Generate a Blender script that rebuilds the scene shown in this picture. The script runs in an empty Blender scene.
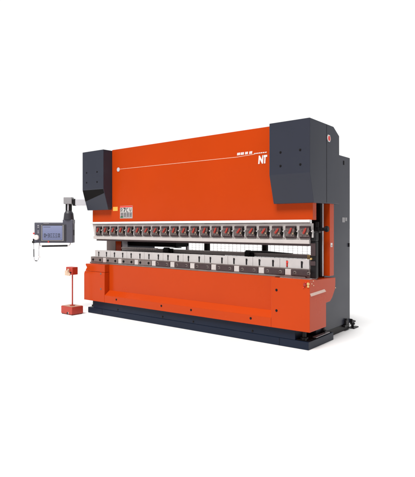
import bpy, bmesh, math, random
from mathutils import Vector, Matrix
random.seed(4)
S = bpy.context.scene
COL = S.collection

# ------------------------------------------------------------------ materials
def mat(name, rgb, rough=.4, metal=0., spec=.5, noise=.0, nscale=6., bump=0., bscale=400., coat=0., rough_var=.0):
    m = bpy.data.materials.new(name); m.use_nodes = True
    nt = m.node_tree; b = nt.nodes['Principled BSDF']
    b.inputs['Base Color'].default_value = (*rgb, 1)
    b.inputs['Roughness'].default_value = rough
    b.inputs['Metallic'].default_value = metal
    b.inputs['Specular IOR Level'].default_value = spec
    b.inputs['Coat Weight'].default_value = coat
    b.inputs['Coat Roughness'].default_value = .12
    tc = nt.nodes.new('ShaderNodeTexCoord')
    if noise:
        n = nt.nodes.new('ShaderNodeTexNoise'); n.inputs['Scale'].default_value = nscale; n.inputs['Detail'].default_value = 6
        nt.links.new(tc.outputs['Object'], n.inputs['Vector'])
        mx = nt.nodes.new('ShaderNodeMix'); mx.data_type = 'RGBA'
        mx.inputs[6].default_value = (*[max(0, c*(1-noise)) for c in rgb], 1)
        mx.inputs[7].default_value = (*[min(1, c*(1+noise)) for c in rgb], 1)
        nt.links.new(n.outputs['Fac'], mx.inputs[0]); nt.links.new(mx.outputs[2], b.inputs['Base Color'])
    if rough_var:
        n = nt.nodes.new('ShaderNodeTexNoise'); n.inputs['Scale'].default_value = 2.3; n.inputs['Detail'].default_value = 5
        nt.links.new(tc.outputs['Object'], n.inputs['Vector'])
        mr = nt.nodes.new('ShaderNodeMapRange'); mr.inputs[3].default_value = rough-rough_var; mr.inputs[4].default_value = rough+rough_var
        nt.links.new(n.outputs['Fac'], mr.inputs[0]); nt.links.new(mr.outputs[0], b.inputs['Roughness'])
    if bump:
        n = nt.nodes.new('ShaderNodeTexNoise'); n.inputs['Scale'].default_value = bscale
        nt.links.new(tc.outputs['Object'], n.inputs['Vector'])
        bp = nt.nodes.new('ShaderNodeBump'); bp.inputs['Strength'].default_value = bump; bp.inputs['Distance'].default_value = .002
        nt.links.new(n.outputs['Fac'], bp.inputs['Height']); nt.links.new(bp.outputs[0], b.inputs['Normal'])
    return m

M = dict(
 orange = mat('orange_paint', (.50,.049,.004), .25, spec=.15, noise=.09, nscale=.9, bump=.10, bscale=140, rough_var=.09),
 slate  = mat('slate_blue_paint', (.034,.037,.052), .34, spec=.22, noise=.08, nscale=2., bump=.12, bscale=160, rough_var=.07),
 navy   = mat('dark_blue_base_paint', (.009,.015,.031), .40, spec=.20, noise=.15, nscale=3., bump=.12, bscale=160, rough_var=.08),
 black  = mat('black_rubber_and_shade', (.006,.005,.006), .5, spec=.3),
 void   = mat('black_steel_and_shade', (.004,.003,.003), .7, spec=.15),
 steel  = mat('ground_steel', (.56,.51,.49), .38, metal=.1, noise=.10, nscale=9, rough_var=.08),
 pale   = mat('pale_tool_steel', (.55,.515,.505), .38, metal=.2, noise=.10, nscale=14, rough_var=.08),
 dsteel = mat('dull_brown_steel', (.20,.16,.15), .45, metal=.3, noise=.25, nscale=12),
 maroon = mat('dark_maroon_steel', (.055,.032,.034), .42, metal=.2, noise=.3, nscale=25),
 mottle = mat('worn_cast_iron', (.15,.115,.11), .42, metal=.3, noise=.95, nscale=48),
 lever  = mat('worn_red_lever', (.36,.028,.018), .45, noise=.35, nscale=30),
 rtop   = mat('lit_tan_top', (.42,.21,.13), .45, noise=.25, nscale=14),  # tan tone puts the light off the red box top into colour
 screw  = mat('dull_brass', (.42,.31,.20), .4, metal=.5),
 white  = mat('white_enamel', (.78,.74,.72), .35),
 plate  = mat('aged_label_white', (.52,.49,.47), .45, noise=.15, nscale=40),
 red    = mat('red_plastic', (.75,.03,.018), .35),
 rpaint = mat('dark_red_paint', (.44,.035,.016), .38, noise=.15, nscale=10, bump=.1, bscale=200),
 tan    = mat('tan_metal', (.66,.47,.33), .4, noise=.12, nscale=20),
 brass  = mat('brass', (.75,.52,.22), .3, metal=.8),
 yellow = mat('yellow_sticker', (.82,.44,.08), .4, noise=.2, nscale=60),
 grey   = mat('mid_grey_paint', (.30,.29,.30), .42, noise=.08, nscale=8),
 pgrey  = mat('light_grey_paint', (.55,.54,.57), .4, noise=.06, nscale=8),
 brown  = mat('grey_brown_sheet', (.17,.13,.12), .5, noise=.1, nscale=5),
 pend   = mat('pendant_grey_plastic', (.078,.078,.104), .45, noise=.12, nscale=30),
 pendd  = mat('pendant_dark_grey', (.035,.034,.042), .45, noise=.1, nscale=30),
 line   = mat('pale_pinstripe', (.82,.45,.32), .4),
 lab    = mat('pale_label', (.72,.50,.42), .4, noise=.1, nscale=30),
 ink    = mat('dark_ink', (.02,.02,.025), .5),
 green  = mat('green_ink', (.03,.16,.07), .5),
 lgrey  = mat('label_grey', (.33,.31,.31), .5, noise=.3, nscale=90),
 chrome = mat('bright_metal', (.7,.7,.7), .25, metal=.9),
)
scr = bpy.data.materials.new('lit_screen'); scr.use_nodes = True
nt = scr.node_tree; b = nt.nodes['Principled BSDF']
b.inputs['Base Color'].default_value = (.12,.13,.22,1); b.inputs['Roughness'].default_value = .2
tc = nt.nodes.new('ShaderNodeTexCoord'); sp = nt.nodes.new('ShaderNodeSeparateXYZ'); nt.links.new(tc.outputs['Generated'], sp.inputs[0])
rp = nt.nodes.new('ShaderNodeValToRGB'); rp.color_ramp.elements[0].color = (.20,.24,.42,1); rp.color_ramp.elements[1].color = (.42,.47,.68,1)
rp.color_ramp.elements[0].position = .35; nt.links.new(sp.outputs['Z'], rp.inputs[0])
nt.links.new(rp.outputs[0], b.inputs['Emission Color']); b.inputs['Emission Strength'].default_value = .36
M['screen'] = scr

fl = bpy.data.materials.new('white_studio_floor'); fl.use_nodes = True
b = fl.node_tree.nodes['Principled BSDF']; b.inputs['Base Color'].default_value = (.88,.88,.88,1); b.inputs['Roughness'].default_value = .7
b.inputs['Specular IOR Level'].default_value = .2

# ------------------------------------------------------------------ mesh helpers
def B(): return bmesh.new()
def box(bm, x0, x1, y0, y1, z0, z1, bev=.004, mtx=None):
    t = bmesh.new(); r = bmesh.ops.create_cube(t, size=1)
    for v in t.verts:
        v.co = Vector(((x0+x1)/2+v.co.x*(x1-x0), (y0+y1)/2+v.co.y*(y1-y0), (z0+z1)/2+v.co.z*(z1-z0)))
    m = min(abs(x1-x0), abs(y1-y0), abs(z1-z0))
    if bev: bmesh.ops.bevel(t, geom=list(t.edges), offset=min(bev, m*.3), segments=2, affect='EDGES', profile=.5)
    merge(bm, t, mtx); return bm
def merge(bm, t, mtx=None):
    if mtx: bmesh.ops.transform(t, matrix=mtx, verts=t.verts)
    me = bpy.data.meshes.new('tmp'); t.to_mesh(me); t.free(); bm.from_mesh(me); bpy.data.meshes.remove(me)
def prism(bm, pts, axis, a, b_, bev=.004, mtx=None):
    """pts = polygon; axis 'x': pts are (y,z); 'y': (x,z); 'z': (x,y)"""
    t = bmesh.new()
    def P(p, d): return {'x': (d, p[0], p[1]), 'y': (p[0], d, p[1]), 'z': (p[0], p[1], d)}[axis]
    A = [t.verts.new(P(p, a)) for p in pts]; C = [t.verts.new(P(p, b_)) for p in pts]
    t.faces.new(A); t.faces.new(list(reversed(C)))
    n = len(pts)
    for i in range(n): t.faces.new((A[i], C[i], C[(i+1) % n], A[(i+1) % n]))
    bmesh.ops.recalc_face_normals(t, faces=t.faces)
    if bev: bmesh.ops.bevel(t, geom=list(t.edges), offset=bev, segments=2, affect='EDGES', profile=.5)
    merge(bm, t, mtx); return bm
def cyl(bm, p, q, r, r2=None, seg=20, bev=0):
    p, q = Vector(p), Vector(q); d = q-p
    t = bmesh.new(); bmesh.ops.create_cone(t, cap_ends=True, segments=seg, radius1=r, radius2=r if r2 is None else r2, depth=d.length)
    if bev: bmesh.ops.bevel(t, geom=[e for e in t.edges if len(e.link_faces) == 2 and any(len(f.verts) > 4 for f in e.link_faces)], offset=bev, segments=2, affect='EDGES')
    merge(bm, t, Matrix.Translation((p+q)/2) @ d.to_track_quat('Z', 'Y').to_matrix().to_4x4()); return bm
def tube(bm, pts, r, seg=8):
    for i in range(len(pts)-1):
        cyl(bm, pts[i], pts[i+1], r, seg=seg)
        if i: 
            t = bmesh.new(); bmesh.ops.create_uvsphere(t, u_segments=seg, v_segments=6, radius=r); merge(bm, t, Matrix.Translation(pts[i]))
    return bm
def obj(name, bm, m, parent=None, label=None, smooth=False):
    me = bpy.data.meshes.new(name); bm.to_mesh(me); bm.free()
    me.materials.append(M[m] if isinstance(m, str) else m)
    if smooth:
        for p in me.polygons: p.use_smooth = True
    o = bpy.data.objects.new(name, me); COL.objects.link(o)
    if parent:
        o.parent = parent
        o.location = -tot(parent)          # geometry is given in world metres
    if label: o['label'] = label
    return o
def tot(o):
    v = Vector((0,0,0))
    while o: v += o.location; o = o.parent
    return v
def thing(name, loc, label, cat):
    o = bpy.data.objects.new(name, None); COL.objects.link(o); o.location = loc
    o.empty_display_size = .2; o['label'] = label; o['category'] = cat; return o
def text(name, s, x, y, z, size, m, parent, shear=0, ext=.002, bold=0, sx=1, face='y', rot=None):
    cu = bpy.data.curves.new(name, 'FONT'); cu.body = s; cu.size = size; cu.extrude = ext; cu.shear = shear; cu.offset = bold
    t = bpy.data.objects.new('t', cu); COL.objects.link(t)
    dg = bpy.context.evaluated_depsgraph_get(); me = bpy.data.meshes.new_from_object(t.evaluated_get(dg))
    bpy.data.objects.remove(t); bm = bmesh.new(); bm.from_mesh(me)
    R = Matrix.Rotation(math.radians(90), 4, 'X')
    if rot is not None: R = Matrix.Rotation(rot, 4, 'Z') @ R
    bmesh.ops.transform(bm, matrix=Matrix.Translation((x, y, z)) @ R @ Matrix.Diagonal((sx, 1, 1, 1)), verts=bm.verts)
    return obj(name, bm, m, parent)
def bolt(x, y, z, parent, r=.011, axis='y', m='black'):
    bm = B()
    if axis == 'y':
        cyl(bm, (x, y+.002, z), (x, y-.009, z), r, seg=6, bev=.002)
        cyl(bm, (x, y+.002, z), (x, y-.002, z), r*1.55, seg=20)
    else:
        cyl(bm, (x-.002, y, z), (x+.008, y, z), r, seg=16, bev=.002)
    return obj('bolt', bm, m, parent)

# ------------------------------------------------------------------ setting
bm = B(); bmesh.ops.create_grid(bm, x_segments=1, y_segments=1, size=400)
o = obj('floor', bm, fl); o['kind'] = 'structure'

# ------------------------------------------------------------------ the press brake
pb = thing('press_brake', (0, .6, 0), 'long orange hydraulic press brake with slate blue end covers and a row of red-levered clamps', 'press brake')

# ram: wide plate, narrower between the two covers
bm = B(); prism(bm, [(-2.110,1.595),(2.172,1.595),(2.172,1.830),(1.655,1.830),(1.655,2.832),(-1.583,2.832),(-1.583,1.832),(-2.110,1.832)], 'y', .16, .262)
ram = obj('ram', bm, 'orange', pb)
# pinstripe, round badge, lettering, name plate
bm = B(); prism(bm, [(-1.40,2.486),(1.03,2.470),(1.33,2.484),(1.33,2.492),(1.03,2.477),(-1.40,2.492)], 'y', .1575, .1605, bev=0)
obj('pinstripe', bm, 'line', ram)
bm = B(); cyl(bm, (-1.418,.161,2.483), (-1.418,.152,2.483), .036, seg=28, bev=.003)
bd = obj('round_badge', bm, 'pgrey', ram)
bm = B()
for (a, b_) in ((1.035,1.088),(1.096,1.15),(1.168,1.215),(1.235,1.285)):
    n = 3 if b_-a > .05 else 2
    bm = B()
    w = (b_-a)/n
    for k in range(n):
        x = a+k*w
        prism(bm, [(x,2.497),(x+w*.80,2.497),(x+w*1.02,2.531),(x+w*.22,2.531)], 'y', .156, .1605, bev=0)
    obj('small_lettering', bm, 'white', ram)
bm = B()
for k in range(6):
    x = 1.31+k*.034
    prism(bm, [(x,2.489),(x+.026,2.489),(x+.033,2.501),(x+.007,2.501)], 'y', .1575, .1605, bev=0)
obj('fine_lettering', bm, 'white', ram)
text('model_lettering', 'N', 1.378, .158, 2.357, .140, 'white', ram, shear=.12, bold=.0075, sx=.72)
text('model_lettering', 'T', 1.452, .158, 2.357, .140, 'white', ram, shear=.12, bold=.0075, sx=.66)
bm = B(); box(bm, -1.375,-1.070,.156,.1605,1.652,1.862,bev=.001); npz = obj('warning_plate', bm, 'plate', ram)
bm = B(); box(bm, -1.372,-1.073,.1535,.1565,1.838,1.858,bev=0)
obj('red_heading', bm, 'red', npz)
bm = B(); box(bm, -1.362,-1.083,.1535,.1565,1.664,1.750,bev=0); obj('grey_field', bm, 'lgrey', npz)
for x in (-1.345,-1.27,-1.20,-1.13):
    bm = B()
    for k in range(3): box(bm, x, x+.045, .1515,.154, 1.735-k*.024, 1.744-k*.024, bev=0)
    obj('small_print', bm, 'ink', npz)
bm = B(); box(bm, -1.362,-1.30,.1510,.1538,1.664,1.684,bev=0); obj('green_mark', bm, 'green', npz)
bm = B()
def stroke(bm, x, z, pts, w=.008, y0=.1535, y1=.1565):
    for (a, b_), (c, d) in zip(pts, pts[1:]):
        v = Vector((c-a, d-b_)); L = v.length; nrm = Vector((-v.y, v.x))/L*w/2
        prism(bm, [(x+a+nrm.x, z+b_+nrm.y),(x+a-nrm.x, z+b_-nrm.y),(x+c-nrm.x, z+d-nrm.y),(x+c+nrm.x, z+d+nrm.y)], 'y', y0, y1, bev=0)
stroke(bm, -1.355,1.762, [(0,.0),(.0,.058),(.03,.058),(.04,.04),(.02,.025),(.035,.005)])
obj('pictogram', bm, 'ink', npz); bm = B()
stroke(bm, -1.285,1.762, [(0,.06),(.045,.06),(.028,.03),(.012,0)], w=.015)
obj('pictogram', bm, 'ink', npz); bm = B()
stroke(bm, -1.215,1.762, [(.035,.06),(.0,.055),(.005,.0),(.04,.0)])
obj('pictogram', bm, 'ink', npz); bm = B()
stroke(bm, -1.140,1.762, [(0,.06),(.012,.01),(.035,.01),(.04,.06)])
obj('pictogram', bm, 'ink', npz)
bm = B(); box(bm, -1.556,-1.436,.157,.1605,1.783,1.852,bev=.001); ys = obj('yellow_sticker', bm, 'yellow', ram)

# upper tool rail and its clamps
bm = B(); prism(bm, [(-2.065,1.553),(2.148,1.553),(2.148,1.295),(-2.005,1.295)], 'y', .125, .235, bev=.005)
rail = obj('clamp_rail', bm, 'steel', pb)
bm = B(); box(bm, -2.10, 2.160, .095, .158, 1.562, 1.597, .006); obj('trim_strip', bm, 'white', rail)
bm = B(); box(bm, -2.02, 2.150, .104, .1245, 1.300, 1.348, .004); obj('lower_lip', bm, 'steel', rail)
bm = B(); box(bm, -1.99, 2.12, .150, .215, 1.268, 1.293, .003); obj('punch_holder', bm, 'maroon', rail)
bm = B(); box(bm, -2.07, 2.142, .132, .157, 1.5535, 1.5615, 0); obj('shadow_gap_strip', bm, 'maroon', rail)
def clamp(x):
    o = None
    bm = B(); box(bm, x-.082, x+.068, .100, .124, 1.362, 1.520, .005)
    o = obj('tool_clamp', bm, 'maroon', pb)
    bm = B(); box(bm, x-.070, x+.054, .088, .0995, 1.385, 1.490, .006); 
    cyl(bm, (x-.045,.100,1.398), (x-.045,.080,1.398), .010, seg=10); cyl(bm, (x+.02,.100,1.398), (x+.02,.080,1.398), .010, seg=10)
    cyl(bm, (x-.040,.100,1.470), (x-.040,.080,1.470), .012, seg=10)
    obj('clamp_block', bm, 'mottle', o)
    ang = random.uniform(-9, 9)
    MX = Matrix.Translation((x-.008,0,1.436)) @ Matrix.Rotation(math.radians(ang), 4, 'Y') @ Matrix.Translation((-(x-.008),0,-1.436))
    bm = B(); prism(bm, [(x-.024,1.424),(x-.006,1.416),(x+.018,1.452),(x+.034,1.486),(x+.017,1.496),(x-.008,1.462)], 'y', .066, .084, .004, MX)
    cyl(bm, (x-.008,.0875,1.436),(x-.008,.062,1.436), .011, seg=14)
    obj('clamp_lever', bm, 'lever', o)
    bm = B(); cyl(bm, (x+.038,.0875,1.424),(x+.038,.074,1.424), .011, seg=12); obj('clamp_screw', bm, 'screw', o)
    bm = B(); cyl(bm, (x+.072,.123,1.432),(x+.072,.078,1.424), .021, seg=14, bev=.004); cyl(bm,(x+.072,.11,1.40),(x+.072,.11,1.47),.009,seg=10)
    cyl(bm, (x+.060,.11,1.505),(x+.075,.085,1.478),.010,seg=10)
    obj('clamp_knob', bm, 'void', o)
    bm = B(); box(bm, x+.088, x+.104, .095, .1245, 1.375, 1.470, .004); cyl(bm, (x+.096,.100,1.452),(x+.096,.080,1.452),.009,seg=10)
    obj('guide_peg', bm, 'pale', o)
    return o
for i in range(21):
    clamp(-1.868 + .1984*i)

# end covers over the hydraulic cylinders
def cover(x0, x1, nm):
    bm = B(); prism(bm, [(-.025,2.822),(.662,2.822),(.845,2.725),(.852,1.812),(.082,1.804),(-.025,2.160)], 'x', x0, x1, .006)
    return obj('cylinder_cover', bm, 'slate', pb, nm)
cr = cover(1.660, 2.224, 'slate blue cover over the right end of the ram')
cl = cover(-2.157, -1.590, 'slate blue cover over the left end with a band of painted shade')
for x, z in ((1.823,2.440),(2.096,2.444),(1.823,2.270),(2.098,2.267)): bolt(x, -.025, z, cr, .010)
for x, z in ((-2.039,2.456),(-1.756,2.452),(-2.039,2.284),(-1.756,2.281)): bolt(x, -.025, z, cl, .010)
bm = B(); box(bm, 2.2235, 2.2255, .446, .4515, 1.815, 2.815, 0); obj('panel_seam', bm, 'void', cr)
bm = B()
pts = [(.462,2.660),(.480,2.690),(.535,2.690),(.555,2.660),(.555,2.632),(.535,2.602),(.480,2.602),(.462,2.632)]
prism(bm, pts, 'x', 2.2255, 2.2305, bev=.001); em = obj('emblem', bm, 'white', cr)
bm = B(); prism(bm, [(.480,2.652),(.492,2.676),(.528,2.676),(.538,2.652),(.538,2.64),(.528,2.617),(.492,2.617),(.480,2.64)], 'x', 2.2306, 2.2335, bev=0); obj('emblem_mark', bm, 'red', em)
# crease line where the covers turn under, as a folded lip; black sheet on the left one stands in for shade
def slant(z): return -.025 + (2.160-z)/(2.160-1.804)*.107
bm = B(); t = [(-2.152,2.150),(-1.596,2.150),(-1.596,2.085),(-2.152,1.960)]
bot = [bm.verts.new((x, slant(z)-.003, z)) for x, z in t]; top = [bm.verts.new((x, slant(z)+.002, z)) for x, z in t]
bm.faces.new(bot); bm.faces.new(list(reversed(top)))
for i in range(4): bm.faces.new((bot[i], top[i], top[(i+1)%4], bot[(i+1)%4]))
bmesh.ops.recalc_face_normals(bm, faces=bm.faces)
obj('shade_band', bm, 'void', cl)

# side frames (C plates) with orange front pillars
for s in (1, -1):
    bm = B()
    prof = [(.706,.835),(.706,2.0),(.86,2.0),(.86,2.530),(1.592,2.530),(1.592,.100),(.790,.100),(.466,.108),(.466,.50),(.60,.56),(.706,.64)]
    prism(bm, prof, 'x', s*1.968, s*2.070, .005)
    fr = obj('side_frame', bm, 'slate', pb)
    if s == 1:
        bm = B(); box(bm, 2.069, 2.074, 1.345, 1.378, 2.405, 2.465, .001); obj('lifting_slot', bm, 'void', fr)
        bm = B(); box(bm, 2.069, 2.073, 1.305, 1.40, 1.575, 1.645, .001); box(bm, 2.069, 2.0725, 1.42, 1.48, 1.595, 1.645, .001); obj('grey_plate', bm, 'grey', fr)
        bm = B(); box(bm, 2.069, 2.085, 1.530, 1.556, 1.215, 1.270, .002); obj('latch', bm, 'black', fr)
        bm = B(); box(bm, 2.071, 2.105, 1.37, 1.46, .095, .160, .006); box(bm, 2.065, 2.10, 1.34, 1.50, .06, .094, .004); cyl(bm, (2.088,1.415,.158),(2.088,1.415,.178), .016, seg=6); obj('foot_bracket', bm, 'black', fr)
        bm = B(); box(bm, 1.985, 2.062, .785, 1.585, .002, .099, .004); obj('shadow_block', bm, 'black', fr)  # black block added in place of the shadow under the frame
        bm = B(); box(bm, 2.03, 2.13, 1.60, 1.78, 0, .016, .003); cyl(bm, (2.075,1.68,.015),(2.075,1.68,.085), .020, seg=12); cyl(bm, (2.075,1.68,.05),(2.075,1.68,.075), .036, seg=6)
        prism(bm, [(1.593,.085),(1.593,.150),(1.63,.130),(1.73,.105),(1.73,.085)], 'x', 2.045, 2.105, .002)
        obj('levelling_foot', bm, 'black', fr)
    bm = B()
    if s == 1: box(bm, 2.096, 2.210, .574, .704, .868, 1.811, .005)
    else: box(bm, -2.210, -1.962, .574, .704, .868, 1.811, .005)
    pl = obj('pillar', bm, 'orange', pb)
    if s == 1:
        bm = B(); box(bm, 2.209, 2.213, .598, .652, 1.245, 1.298, .001); lb = obj('small_label', bm, 'white', pl)
        bm = B(); box(bm, 2.2125, 2.2145, .607, .643, 1.255, 1.272, 0); obj('small_print', bm, 'lgrey', lb)
    else:
        bm = B(); box(bm, -2.208, -1.964, .562, .573, .870, 1.805, .002); obj('front_sheet', bm, 'brown', pl)
        bm = B(); box(bm, -1.967, -1.950, .720, .850, .6, 1.80, .003); obj('grey_edge_strip', bm, 'pgrey', fr)

# table: recessed centre panel, sloping ledge and flush lower strip
bm = B(); prism(bm, [(.10,.866),(.10,.425),(0,.352),(0,.229),(.24,.229),(.24,.866)], 'x', -1.588, 1.670, .004)
tb = obj('table', bm, 'orange', pb)
for x in (-1.289,-.26,.333,1.362): bolt(x, 0, .306, tb, .011)
# left cabinet: stepped top edge
bm = B(); prism(bm, [(-2.145,.229),(-1.590,.229),(-1.590,.735),(-2.125,.735),(-2.145,.690)], 'y', 0, .46, .005)
prism(bm, [(-2.105,.836),(-2.072,.802),(-2.118,.7385),(-1.590,.7385),(-1.590,.866),(-2.098,.866),(-2.108,.855)], 'y', .005, .46, .004)
lc = obj('table_cabinet', bm, 'orange', pb, 'orange cabinet at the left end of the table')
for z in (.711,.450): bolt(-1.686, 0, z, lc, .011, m='dsteel')
# right cabinet: side profile with the widened upper part
bm = B(); prism(bm, [(0,.229),(.465,.229),(.465,.535),(.585,.540),(.655,.585),(.737,.68),(.753,.745),(.753,.835),(.560,.845),(.30,.850),(0,.866)], 'x', 1.672, 2.210, .005)
rc = obj('table_cabinet', bm, 'orange', pb, 'orange cabinet at the right end of the table')
for z in (.709,.450): bolt(1.751, 0, z, rc, .011)
bm = B(); prism(bm, [(.006,.700),(.030,.664),(.452,.681),(.405,.716)], 'x', 2.209, 2.216, .001)
obj('pale_stripe', bm, 'lab', rc)
# emergency button on the corner
bm = B(); cyl(bm, (2.150,.02,.806),(2.150,-.020,.806), .020, seg=20, bev=.006); es = obj('stop_button', bm, 'lever', rc)
bm = B(); cyl(bm, (2.192,.004,.818),(2.192,-.010,.818), .018, seg=20, bev=.003); box(bm, 2.180,2.205,-.010,.003,.775,.80,.002); obj('indicator_lamp', bm, 'brass', rc)
for (x, z, r) in ((2.162,.835,.008),(2.130,.77,.008)):
    bm = B(); cyl(bm, (x,.002,z),(x,-.008,z), r, seg=10); obj('small_stud', bm, 'red', rc)
for (y, z) in ((.05,.815),(.10,.79),(.09,.845),(.745,.70)):
    bolt(2.21, y, z, rc, .007, 'x', 'tan')

# lower tooling: holder, brackets, die blocks
bm = B(); box(bm, -2.115, 2.143, .125, .235, .868, .985, .004); hd = obj('die_holder', bm, 'dsteel', pb)
bm = B(); box(bm, -2.120, 2.100, .104, .1235, .867, .893, .003); obj('holder_lip', bm, 'dsteel', hd)
zs0, zs1 = .990, 1.078
for i in range(10):
    c0 = -2.017 + .4152*i
    x0, x1 = c0+.002, c0+.4132
    sl = [c0+.104, c0+.312]
    bm = B()
    edges = [x0, sl[0]-.012, sl[0]+.012, sl[1]-.012, sl[1]+.012, x1]
    for k in (0, 2, 4): box(bm, edges[k], edges[k+1], .138, .200, .978, 1.102, .003)
    for k in (1, 3):
        box(bm, edges[k]+.0003, edges[k+1]-.0003, .140, .198, zs1, 1.100, 0); box(bm, edges[k]+.0003, edges[k+1]-.0003, .140, .198, .980, zs0, 0)
    d = obj('die_block', bm, 'pale', pb)
    bm = B()
    for q in sl: box(bm, q-.0118, q+.0118, .165, .196, zs0-.002, zs1+.002, 0)
    obj('slot_insert', bm, 'void', d)
    for k, q in enumerate(sl):
        last = i == 9 and k == 0
        bm = B(); cyl(bm, (q+.006,.16,zs1-.018),(q+.006,.128,zs1-.018), .013, seg=12); box(bm, q-.004,q+.006,.132,.16,zs0+.01,zs1-.03,.002)
        obj('lock_pin', bm, 'red' if last else 'black', d, 'red lock pin' if last else None)
brs = [(-2.067+.3972*i) for i in range(11)]
for i, a in enumerate(brs):
    bm = B(); box(bm, a, a+.300 if i < 10 else 2.135, .096, .124, .897, .972, .004)
    br = obj('die_bracket', bm, 'maroon' if i > 3 else 'dsteel', pb)
    for q in (.055, .245):
        bolt(a+q, .096, .935, br, .014, m='black' if i < 4 else 'dsteel')
        bm = B(); cyl(bm, (a+q,.085,.935),(a+q+.0,.074,.935), .007, seg=10); obj('bolt_cap', bm, 'black', br)
for i in range(10):
    a = brs[i]+.300
    bm = B(); box(bm, a+.006, a+.090, .104, .124, .897, .974, .004); obj('die_spacer', bm, 'steel', pb)

# back gauge seen through the gap
bm = B(); box(bm, -1.83, 1.885, .60, .66, 1.078, 1.136, .004); box(bm, -1.83, 1.885, .585, .599, 1.120, 1.138, .002)
bg = obj('back_gauge', bm, 'pale', pb)
bm = B(); box(bm, -1.828, .50, .578, .5995, 1.064, 1.082, .002); box(bm, .52, 1.86, .578, .5995, 1.060, 1.076, .002); obj('gauge_dark_strip', bm, 'void', bg)  # black strips along the lower front edge of the beam
bm = B(); box(bm, -1.80, -.90, .570, .586, 1.118, 1.150, .003)
for k in range(22): box(bm, -1.79+k*.04, -1.772+k*.04, .560, .5695, 1.112, 1.132, .001)
obj('toothed_rack', bm, 'white', bg)
for x, w in ((-.66,.10),(.96,.07)):
    bm = B(); box(bm, x-w, x+w, .55, .61, 1.045, 1.150, .008); box(bm, x-w*.5, x+w*.6, .52, .56, 1.07, 1.17, .006)
    obj('gauge_carriage', bm, 'black', bg)
bm = B(); prism(bm, [(.92,1.138),(1.02,1.165),(1.25,1.168),(1.68,1.148),(1.68,1.142)], 'y', .50, .57, bev=.002); obj('gauge_finger', bm, 'black', bg); bm = B()
prism(bm, [(-.68,1.165),(-.36,1.180),(-.34,1.165)], 'y', .50, .57, bev=.002); obj('gauge_finger', bm, 'black', bg)
bm = B(); box(bm, 1.886, 1.93, .575, .665, 1.070, 1.130, .004); obj('gauge_end_cap', bm, 'brass', bg)
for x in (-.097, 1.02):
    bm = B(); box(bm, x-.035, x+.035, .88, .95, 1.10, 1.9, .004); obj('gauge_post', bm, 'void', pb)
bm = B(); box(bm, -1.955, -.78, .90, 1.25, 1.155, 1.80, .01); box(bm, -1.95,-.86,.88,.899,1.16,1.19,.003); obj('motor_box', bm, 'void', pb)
# rear wire guard
bm = B()
for k in range(34): x = -.76+k*.080; box(bm, x-.0022, x+.0022, 1.227, 1.2300, .40, 1.72, 0)
for k in range(37): z = .405+k*.0352; box(bm, -.78, 1.93, 1.2302, 1.2362, z-.0013, z+.0013, 0)
rg = obj('wire_guard', bm, 'white', pb)
bm = B(); box(bm, -.82,-.78,1.21,1.25,.3,1.72,.003); box(bm, 1.93,1.966,1.21,1.25,.3,1.72,.003); box(bm,-.82,1.966,1.205,1.245,.34,.385,.003); box(bm,-.82,1.966,1.205,1.245,1.72,1.76,.003)
obj('guard_frame', bm, 'pgrey', rg)
# rear crossbeam behind the table and ram, joins the two frames
bm = B(); box(bm, -1.967, 1.967, .262, .50, .25, .80, .006); box(bm, -1.967,1.967,.40,.60,2.0,2.45,.006); obj('crossbeam', bm, 'slate', pb)

# right hand guides, light sensor and knob in the gap beside the ram
bm = B(); box(bm, 1.99, 2.095, .50, .585, .868, 1.811, .003); gd = obj('slide_guide', bm, 'void', pb)
bm = B(); box(bm, 2.136, 2.152, .50, .515, .868, 1.811, .002); obj('guide_strip', bm, 'pgrey', gd)
bm = B(); box(bm, 2.030, 2.134, .45, .499, .868, 1.811, .003); obj('guide_gib', bm, 'void', gd)
bm = B(); box(bm, 2.145, 2.222, .150, .215, .872, 1.330, .008)
bm2 = box(bm, 2.150, 2.222, .130, .235, 1.325, 1.455, .022)
sn = obj('light_sensor', bm, 'black', pb)
bm = B(); box(bm, 2.152, 2.216, .140, .1495, 1.150, 1.305, .004); box(bm, 2.152, 2.216, .128, .1495, 1.030, 1.085, .006); obj('sensor_window', bm, 'maroon', sn)
bm = B(); box(bm, 2.155,2.175,.125,.15,1.10,1.125,.003); cyl(bm,(2.165,.12,1.112),(2.165,.15,1.112),.012,seg=12); obj('sensor_knob', bm, 'brass', sn)
bm = B(); cyl(bm, (2.14,.40,1.475),(2.235,.40,1.480), .022, seg=16, bev=.004); cyl(bm, (2.225,.40,1.480),(2.27,.40,1.482), .038, seg=20, bev=.008)
box(bm, 2.10,2.16,.36,.44,1.43,1.50,.01); cyl(bm,(2.13,.38,1.5),(2.13,.38,1.57),.02,seg=12); obj('clamp_handle', bm, 'black', pb)

# base
bm = B(); box(bm, -1.945, 1.985, .052, .75, .100, .2275, .004); bs = obj('base', bm, 'navy', pb)
bm = B(); box(bm, -2.092, 2.171, .046, .779, 0.0, .099, .005); lp = obj('base_plate', bm, 'navy', bs)
for x in (-1.312,-.284,.332,1.356): bolt(x, .052, .130, bs, .011)
bm = B(); box(bm, -1.71,-1.705,.0445,.047,.002,.097,0); box(bm, 1.764,1.769,.0445,.047,.002,.097,0); obj('plate_joint', bm, 'void', lp)
bm = B(); box(bm, 2.0, 2.150, .07, .75, .1005, .109, .002); obj('top_liner', bm, 'void', lp)
for (x, y) in ((2.07,.13),(2.07,.66),(-2.02,.13)):
    bm = B(); cyl(bm, (x,y,.11),(x,y,.226), .028, seg=12); cyl(bm, (x,y,.11),(x,y,.135), .05, seg=6)
    cyl(bm, (x+.05,y-.05,.11),(x+.05,y-.05,.14),.012,seg=8)
    obj('jacking_bolt', bm, 'black', bs)
bm = B(); box(bm, 2.11, 2.165, .28, .68, .1095, .120, .003); obj('grey_shim', bm, 'grey', lp)

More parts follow.
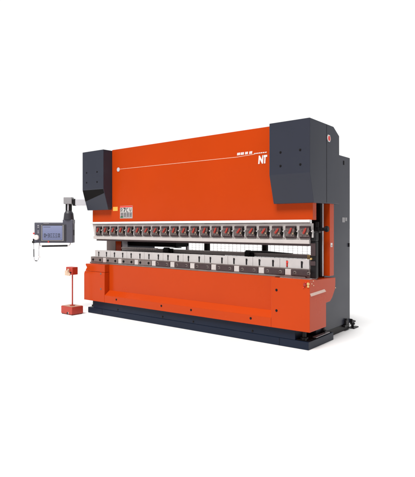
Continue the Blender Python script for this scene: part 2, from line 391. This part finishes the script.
# ------------------------------------------------------------------ control pendant on its swing arm
P0 = Vector((-2.45,-.10,0)); A = math.radians(38.386)
pd = thing('control_pendant', (P0.x, P0.y, 1.22), 'grey control pendant with lit screen hanging from a swing arm left of the press', 'control panel')
MT = Matrix.Translation(P0) @ Matrix.Rotation(A+math.radians(-1.0), 4, 'Z')   # local x along the panel, local -y faces out
def lb(bm, *a, bev=.004): return box(bm, *a, bev=bev, mtx=MT)
def lc_(bm, p, q, r, r2=None, seg=20, bev=0):
    return cyl(bm, MT @ Vector(p), MT @ Vector(q), r, r2, seg, bev)
bm = B(); lb(bm, .128, .62, -.045, .045, 1.895, 2.005, bev=.006); arm = obj('arm', bm, 'pgrey', pd)
bm = B(); lb(bm, .074, .130, -.052, .052, 1.888, 2.012, bev=.015); obj('arm_collar', bm, 'black', arm)
bm = B(); lb(bm, -.075, .073, -.07, .07, 1.918, 2.040, bev=.010); obj('pivot_block', bm, 'grey', arm)
bm = B(); lc_(bm, (-.030,0,1.80),(-.030,0,1.9175), .026); lc_(bm, (.030,0,1.80),(.030,0,1.9175), .026); ps = obj('post', bm, 'black', pd)
bm = B(); lb(bm, -.010,.012,-.05,-.022,1.80,1.9175, bev=.003); obj('cable_cover', bm, 'pgrey', ps)
bm = B(); lc_(bm, (0,0,1.640),(0,0,1.752), .093, .080, 28); lc_(bm, (0,0,1.752),(0,0,1.80), .080, .052, 28); obj('neck', bm, 'pendd', pd, smooth=False)
bm = B(); lb(bm, -.088, .094, -.07, .07, 1.570, 1.641, bev=.008); obj('neck_flange', bm, 'pend', pd)
bm = B(); lb(bm, -.595, .095, -.07, .06, 1.226, 1.590, bev=.012); lb(bm, .035,.099,-.05,.04,1.24,1.57,bev=.01)
hs = obj('housing', bm, 'pend', pd)
bm = B(); lb(bm, -.475,-.028,-.082,-.0695,1.252,1.556, bev=.005); bz = obj('screen_bezel', bm, 'pendd', hs)
bm = B(); lb(bm, -.462,-.447,-.086,-.0815,1.262,1.545, bev=.002); lb(bm, -.083,-.066,-.086,-.0815,1.262,1.545, bev=.002); lb(bm,-.447,-.083,-.0855,-.0815,1.262,1.272,bev=.002); obj('bezel_trim', bm, 'grey', bz)
bm = B(); lb(bm, -.440,-.090,-.0865,-.0815,1.280,1.532, bev=.001); sc = obj('screen', bm, 'screen', bz)
bm = B()
X = -.415
for k, (w, kind) in enumerate(((.030,'b'),(.012,'i'),(.034,'m'),(.034,'s'),(.034,'s'),(.034,'s'),(.034,'b'))):
    z0, z1 = 1.330, 1.392
    Y0_, Y1_ = -.0885, -.0868
    if kind in 'bms':
        lb(bm, X, X+w, Y0_, Y1_, z1-.009, z1, bev=0); lb(bm, X, X+w, Y0_, Y1_, z0, z0+.009, bev=0)
        if kind == 'b': lb(bm, X, X+.009, Y0_, Y1_, z0+.0095, z1-.0095, bev=0)
        if kind in 'bm': lb(bm, X+w-.009, X+w, Y0_, Y1_, z0+.0095, z1-.0095, bev=0)
        if kind in 'ms': lb(bm, X, X+w-.010, Y0_, Y1_, z0+.027, z0+.036, bev=0)
    else: lb(bm, X, X+.012, Y0_, Y1_, z0+.015, z1-.015, bev=0)
    X += w+.012
lb(bm, -.425,-.11,-.0885,-.0868,1.312,1.316,bev=0)
lb(bm, -.425,-.30,-.0885,-.0868,1.505,1.511,bev=0)
obj('screen_readout', bm, 'ink', sc)
bm = B(); lc_(bm, (-.548,-.068,1.325),(-.548,-.115,1.325), .046, seg=28, bev=.006); obj('hand_dial', bm, 'white', hs)
bm = B(); lc_(bm, (-.59,-.02,1.395),(-.635,-.02,1.395), .016, seg=16, bev=.004); obj('stop_button', bm, 'red', hs)
bm = B(); lc_(bm, (-.335,-.068,1.252),(-.335,-.090,1.246), .012, seg=12); obj('red_key', bm, 'red', hs)
for z in (1.53, 1.50, 1.43, 1.40):
    bm = B(); lb(bm, -.535,-.510,-.076,-.0695,z,z+.012,bev=.002); obj('key', bm, 'pgrey', hs)
bm = B(); lb(bm, -.43,-.33,-.074,-.0695,1.566,1.574,bev=0); obj('name_strip', bm, 'grey', hs)
bm = B(); lb(bm, .094,.102,-.045,.02,1.36,1.46,bev=.003); obj('side_grip', bm, 'black', hs)
bm = B(); lb(bm, -.645,-.57,-.06,.02,1.222,1.262,bev=.012); lc_(bm,(-.625,-.02,1.25),(-.625,-.02,1.30),.014); obj('cable_gland', bm, 'black', hs)
def arc(p): return [MT @ Vector(q) for q in p]
bm = B(); tube(bm, arc([(-.515,-.02,1.23),(-.515,-.03,1.195),(-.495,-.03,1.170),(-.46,-.03,1.167)]), .009); tube(bm, arc([(-.01,-.03,1.172),(.015,-.03,1.178),(.035,-.03,1.20),(.035,-.02,1.23)]), .009)
hb = obj('handle_bracket', bm, 'white', hs, smooth=True)
bm = B(); lc_(bm, (-.47,-.03,1.167),(-.012,-.03,1.176), .017, seg=16, bev=.004); obj('grip_bar', bm, 'black', hb)
U = [(-.618,-.02,1.225)]+[(-.618,-.02,1.10)]
bm = B(); tube(bm, arc([(-.625,-.02,1.225),(-.622,-.02,1.12),(-.620,-.02,.97),(-.612,-.02,.925),(-.590,-.02,.902),(-.560,-.02,.905),(-.540,-.02,.930),(-.532,-.02,.98),(-.530,-.02,1.12),(-.522,-.02,1.225)]), .0065)
cb = obj('cable', bm, 'pgrey', pd, smooth=True)
bm = B(); tube(bm, arc([(-.622,-.02,1.115),(-.620,-.02,.975)]), .009); tube(bm, arc([(-.600,-.02,.908),(-.560,-.02,.903)]), .009); obj('cable_sleeve', bm, 'ink', cb)
bm = B(); tube(bm, arc([(-.532,-.02,.975),(-.515,-.03,.985),(-.508,-.03,.960)]), .010); obj('hook', bm, 'white', cb)

# ------------------------------------------------------------------ foot control stand
fs = thing('foot_control_stand', (-2.21,-.2,0), 'small red pedestal control stand with box base on the floor left of the press', 'control stand')
bm = B(); box(bm, -2.365,-2.053,-.319,-.088,.012,.138,.005); bx = obj('base_box', bm, 'rpaint', fs)
bm = B(); box(bm, -2.355,-2.063,-.309,-.098,.1385,.1425,.001); obj('lit_top', bm, 'rtop', bx)  # tan sheet paints the reflected light on top of the red box
for x in (-2.345,-2.075):
    for y in (-.299,-.110):
        bm = B(); cyl(bm, (x,y,0),(x,y,.0115), .016, seg=16); obj('rubber_foot', bm, 'black', bx)
bm = B(); box(bm, -2.20,-2.165,-.3215,-.3185,.016,.045,.001); obj('cable_slot', bm, 'black', bx)
bm = B(); cyl(bm, (-2.155,-.322,.03),(-2.155,-.317,.03), .008, seg=12); box(bm,-2.160,-2.150,-.322,-.3185,.014,.05,.001); obj('base_mark', bm, 'white', bx)
bm = B(); cyl(bm, (-2.205,-.2,.142),(-2.205,-.2,.155), .045, seg=24, bev=.003); cyl(bm, (-2.205,-.2,.15),(-2.205,-.2,.68), .0125, seg=16); obj('post', bm, 'rpaint', fs)
bm = B(); box(bm, -2.330,-2.145,-.245,-.130,.680,.812,.006); hx = obj('switch_box', bm, 'rpaint', fs)
bm = B(); prism(bm, [(-2.338,.664),(-2.196,.660),(-2.196,.700),(-2.222,.715),(-2.226,.782),(-2.262,.782),(-2.268,.748),(-2.338,.752)], 'y', -.262,-.2455, .003); fp = obj('tan_front_plate', bm, 'tan', hx)
bm = B(); cyl(bm, (-2.238,-.2635,.750),(-2.238,-.285,.750), .016, seg=16, bev=.004); obj('push_button', bm, 'tan', hx)
bm = B(); cyl(bm, (-2.185,-.2455,.72),(-2.185,-.262,.72), .012, seg=12); obj('key_switch', bm, 'black', hx)

# ------------------------------------------------------------------ camera
cam = bpy.data.objects.new('camera', bpy.data.cameras.new('camera')); COL.objects.link(cam); S.camera = cam
cam.location = (4.86,-5.33,1.5); cam.rotation_euler = (math.radians(90), 0, math.radians(38.386))
cam.data.sensor_fit = 'HORIZONTAL'; cam.data.sensor_width = 36; cam.data.lens = 482.84/415*36
cam.data.shift_y = -11/415; cam.data.clip_end = 2000

# ------------------------------------------------------------------ light
W = bpy.data.worlds.new('World'); S.world = W; W.use_nodes = True
nt = W.node_tree; bgn = nt.nodes['Background']
tc = nt.nodes.new('ShaderNodeTexCoord')
def dirmask(az, el, a0, a1):
    v = (math.cos(math.radians(el))*math.cos(math.radians(az)), math.cos(math.radians(el))*math.sin(math.radians(az)), math.sin(math.radians(el)))
    nrm = nt.nodes.new('ShaderNodeVectorMath'); nrm.operation = 'NORMALIZE'; nt.links.new(tc.outputs['Generated'], nrm.inputs[0])
    d = nt.nodes.new('ShaderNodeVectorMath'); d.operation = 'DOT_PRODUCT'; nt.links.new(nrm.outputs[0], d.inputs[0]); d.inputs[1].default_value = v
    mr = nt.nodes.new('ShaderNodeMapRange'); mr.interpolation_type = 'SMOOTHSTEP'
    mr.inputs[1].default_value = math.cos(math.radians(a1)); mr.inputs[2].default_value = math.cos(math.radians(a0))
    nt.links.new(d.outputs['Value'], mr.inputs[0]); return mr.outputs[0]
mx = nt.nodes.new('ShaderNodeMix'); mx.data_type = 'RGBA'
mx.inputs[6].default_value = (.17,.17,.18,1); mx.inputs[7].default_value = (1.04,1.04,1.04,1)
nt.links.new(dirmask(130, 8, 52, 85), mx.inputs[0])       # bright white backdrop side; the rest of the studio is dimmer
m2 = nt.nodes.new('ShaderNodeMix'); m2.data_type = 'RGBA'
nt.links.new(mx.outputs[2], m2.inputs[6]); m2.inputs[7].default_value = (.02,.022,.03,1)
nt.links.new(dirmask(38, 26, 14, 36), m2.inputs[0])       # dark patch added to the world, right and behind, to darken side reflections
nt.links.new(m2.outputs[2], bgn.inputs['Color']); bgn.inputs['Strength'].default_value = 1.0
def area(name, loc, target, size, energy, col=(1,1,1)):
    L = bpy.data.lights.new(name, 'AREA'); L.shape = 'SQUARE'; L.size = size; L.energy = energy; L.color = col
    o = bpy.data.objects.new(name, L); COL.objects.link(o); o.location = loc
    o.rotation_euler = (Vector(target)-Vector(loc)).to_track_quat('-Z', 'Y').to_euler(); return o
L = bpy.data.lights.new('overhead_light', 'SUN'); L.energy = 3.95; L.angle = math.radians(28); L.color = (1,.985,.965)
o = bpy.data.objects.new('overhead_light', L); COL.objects.link(o); o.location = (0,-2,8)
o.rotation_euler = Vector((-.10,.68,-1)).to_track_quat('-Z','Y').to_euler()

S.view_settings.view_transform = 'Standard'; S.view_settings.look = 'None'; S.view_settings.exposure = 0; S.view_settings.gamma = 1
S.render.engine = 'CYCLES'
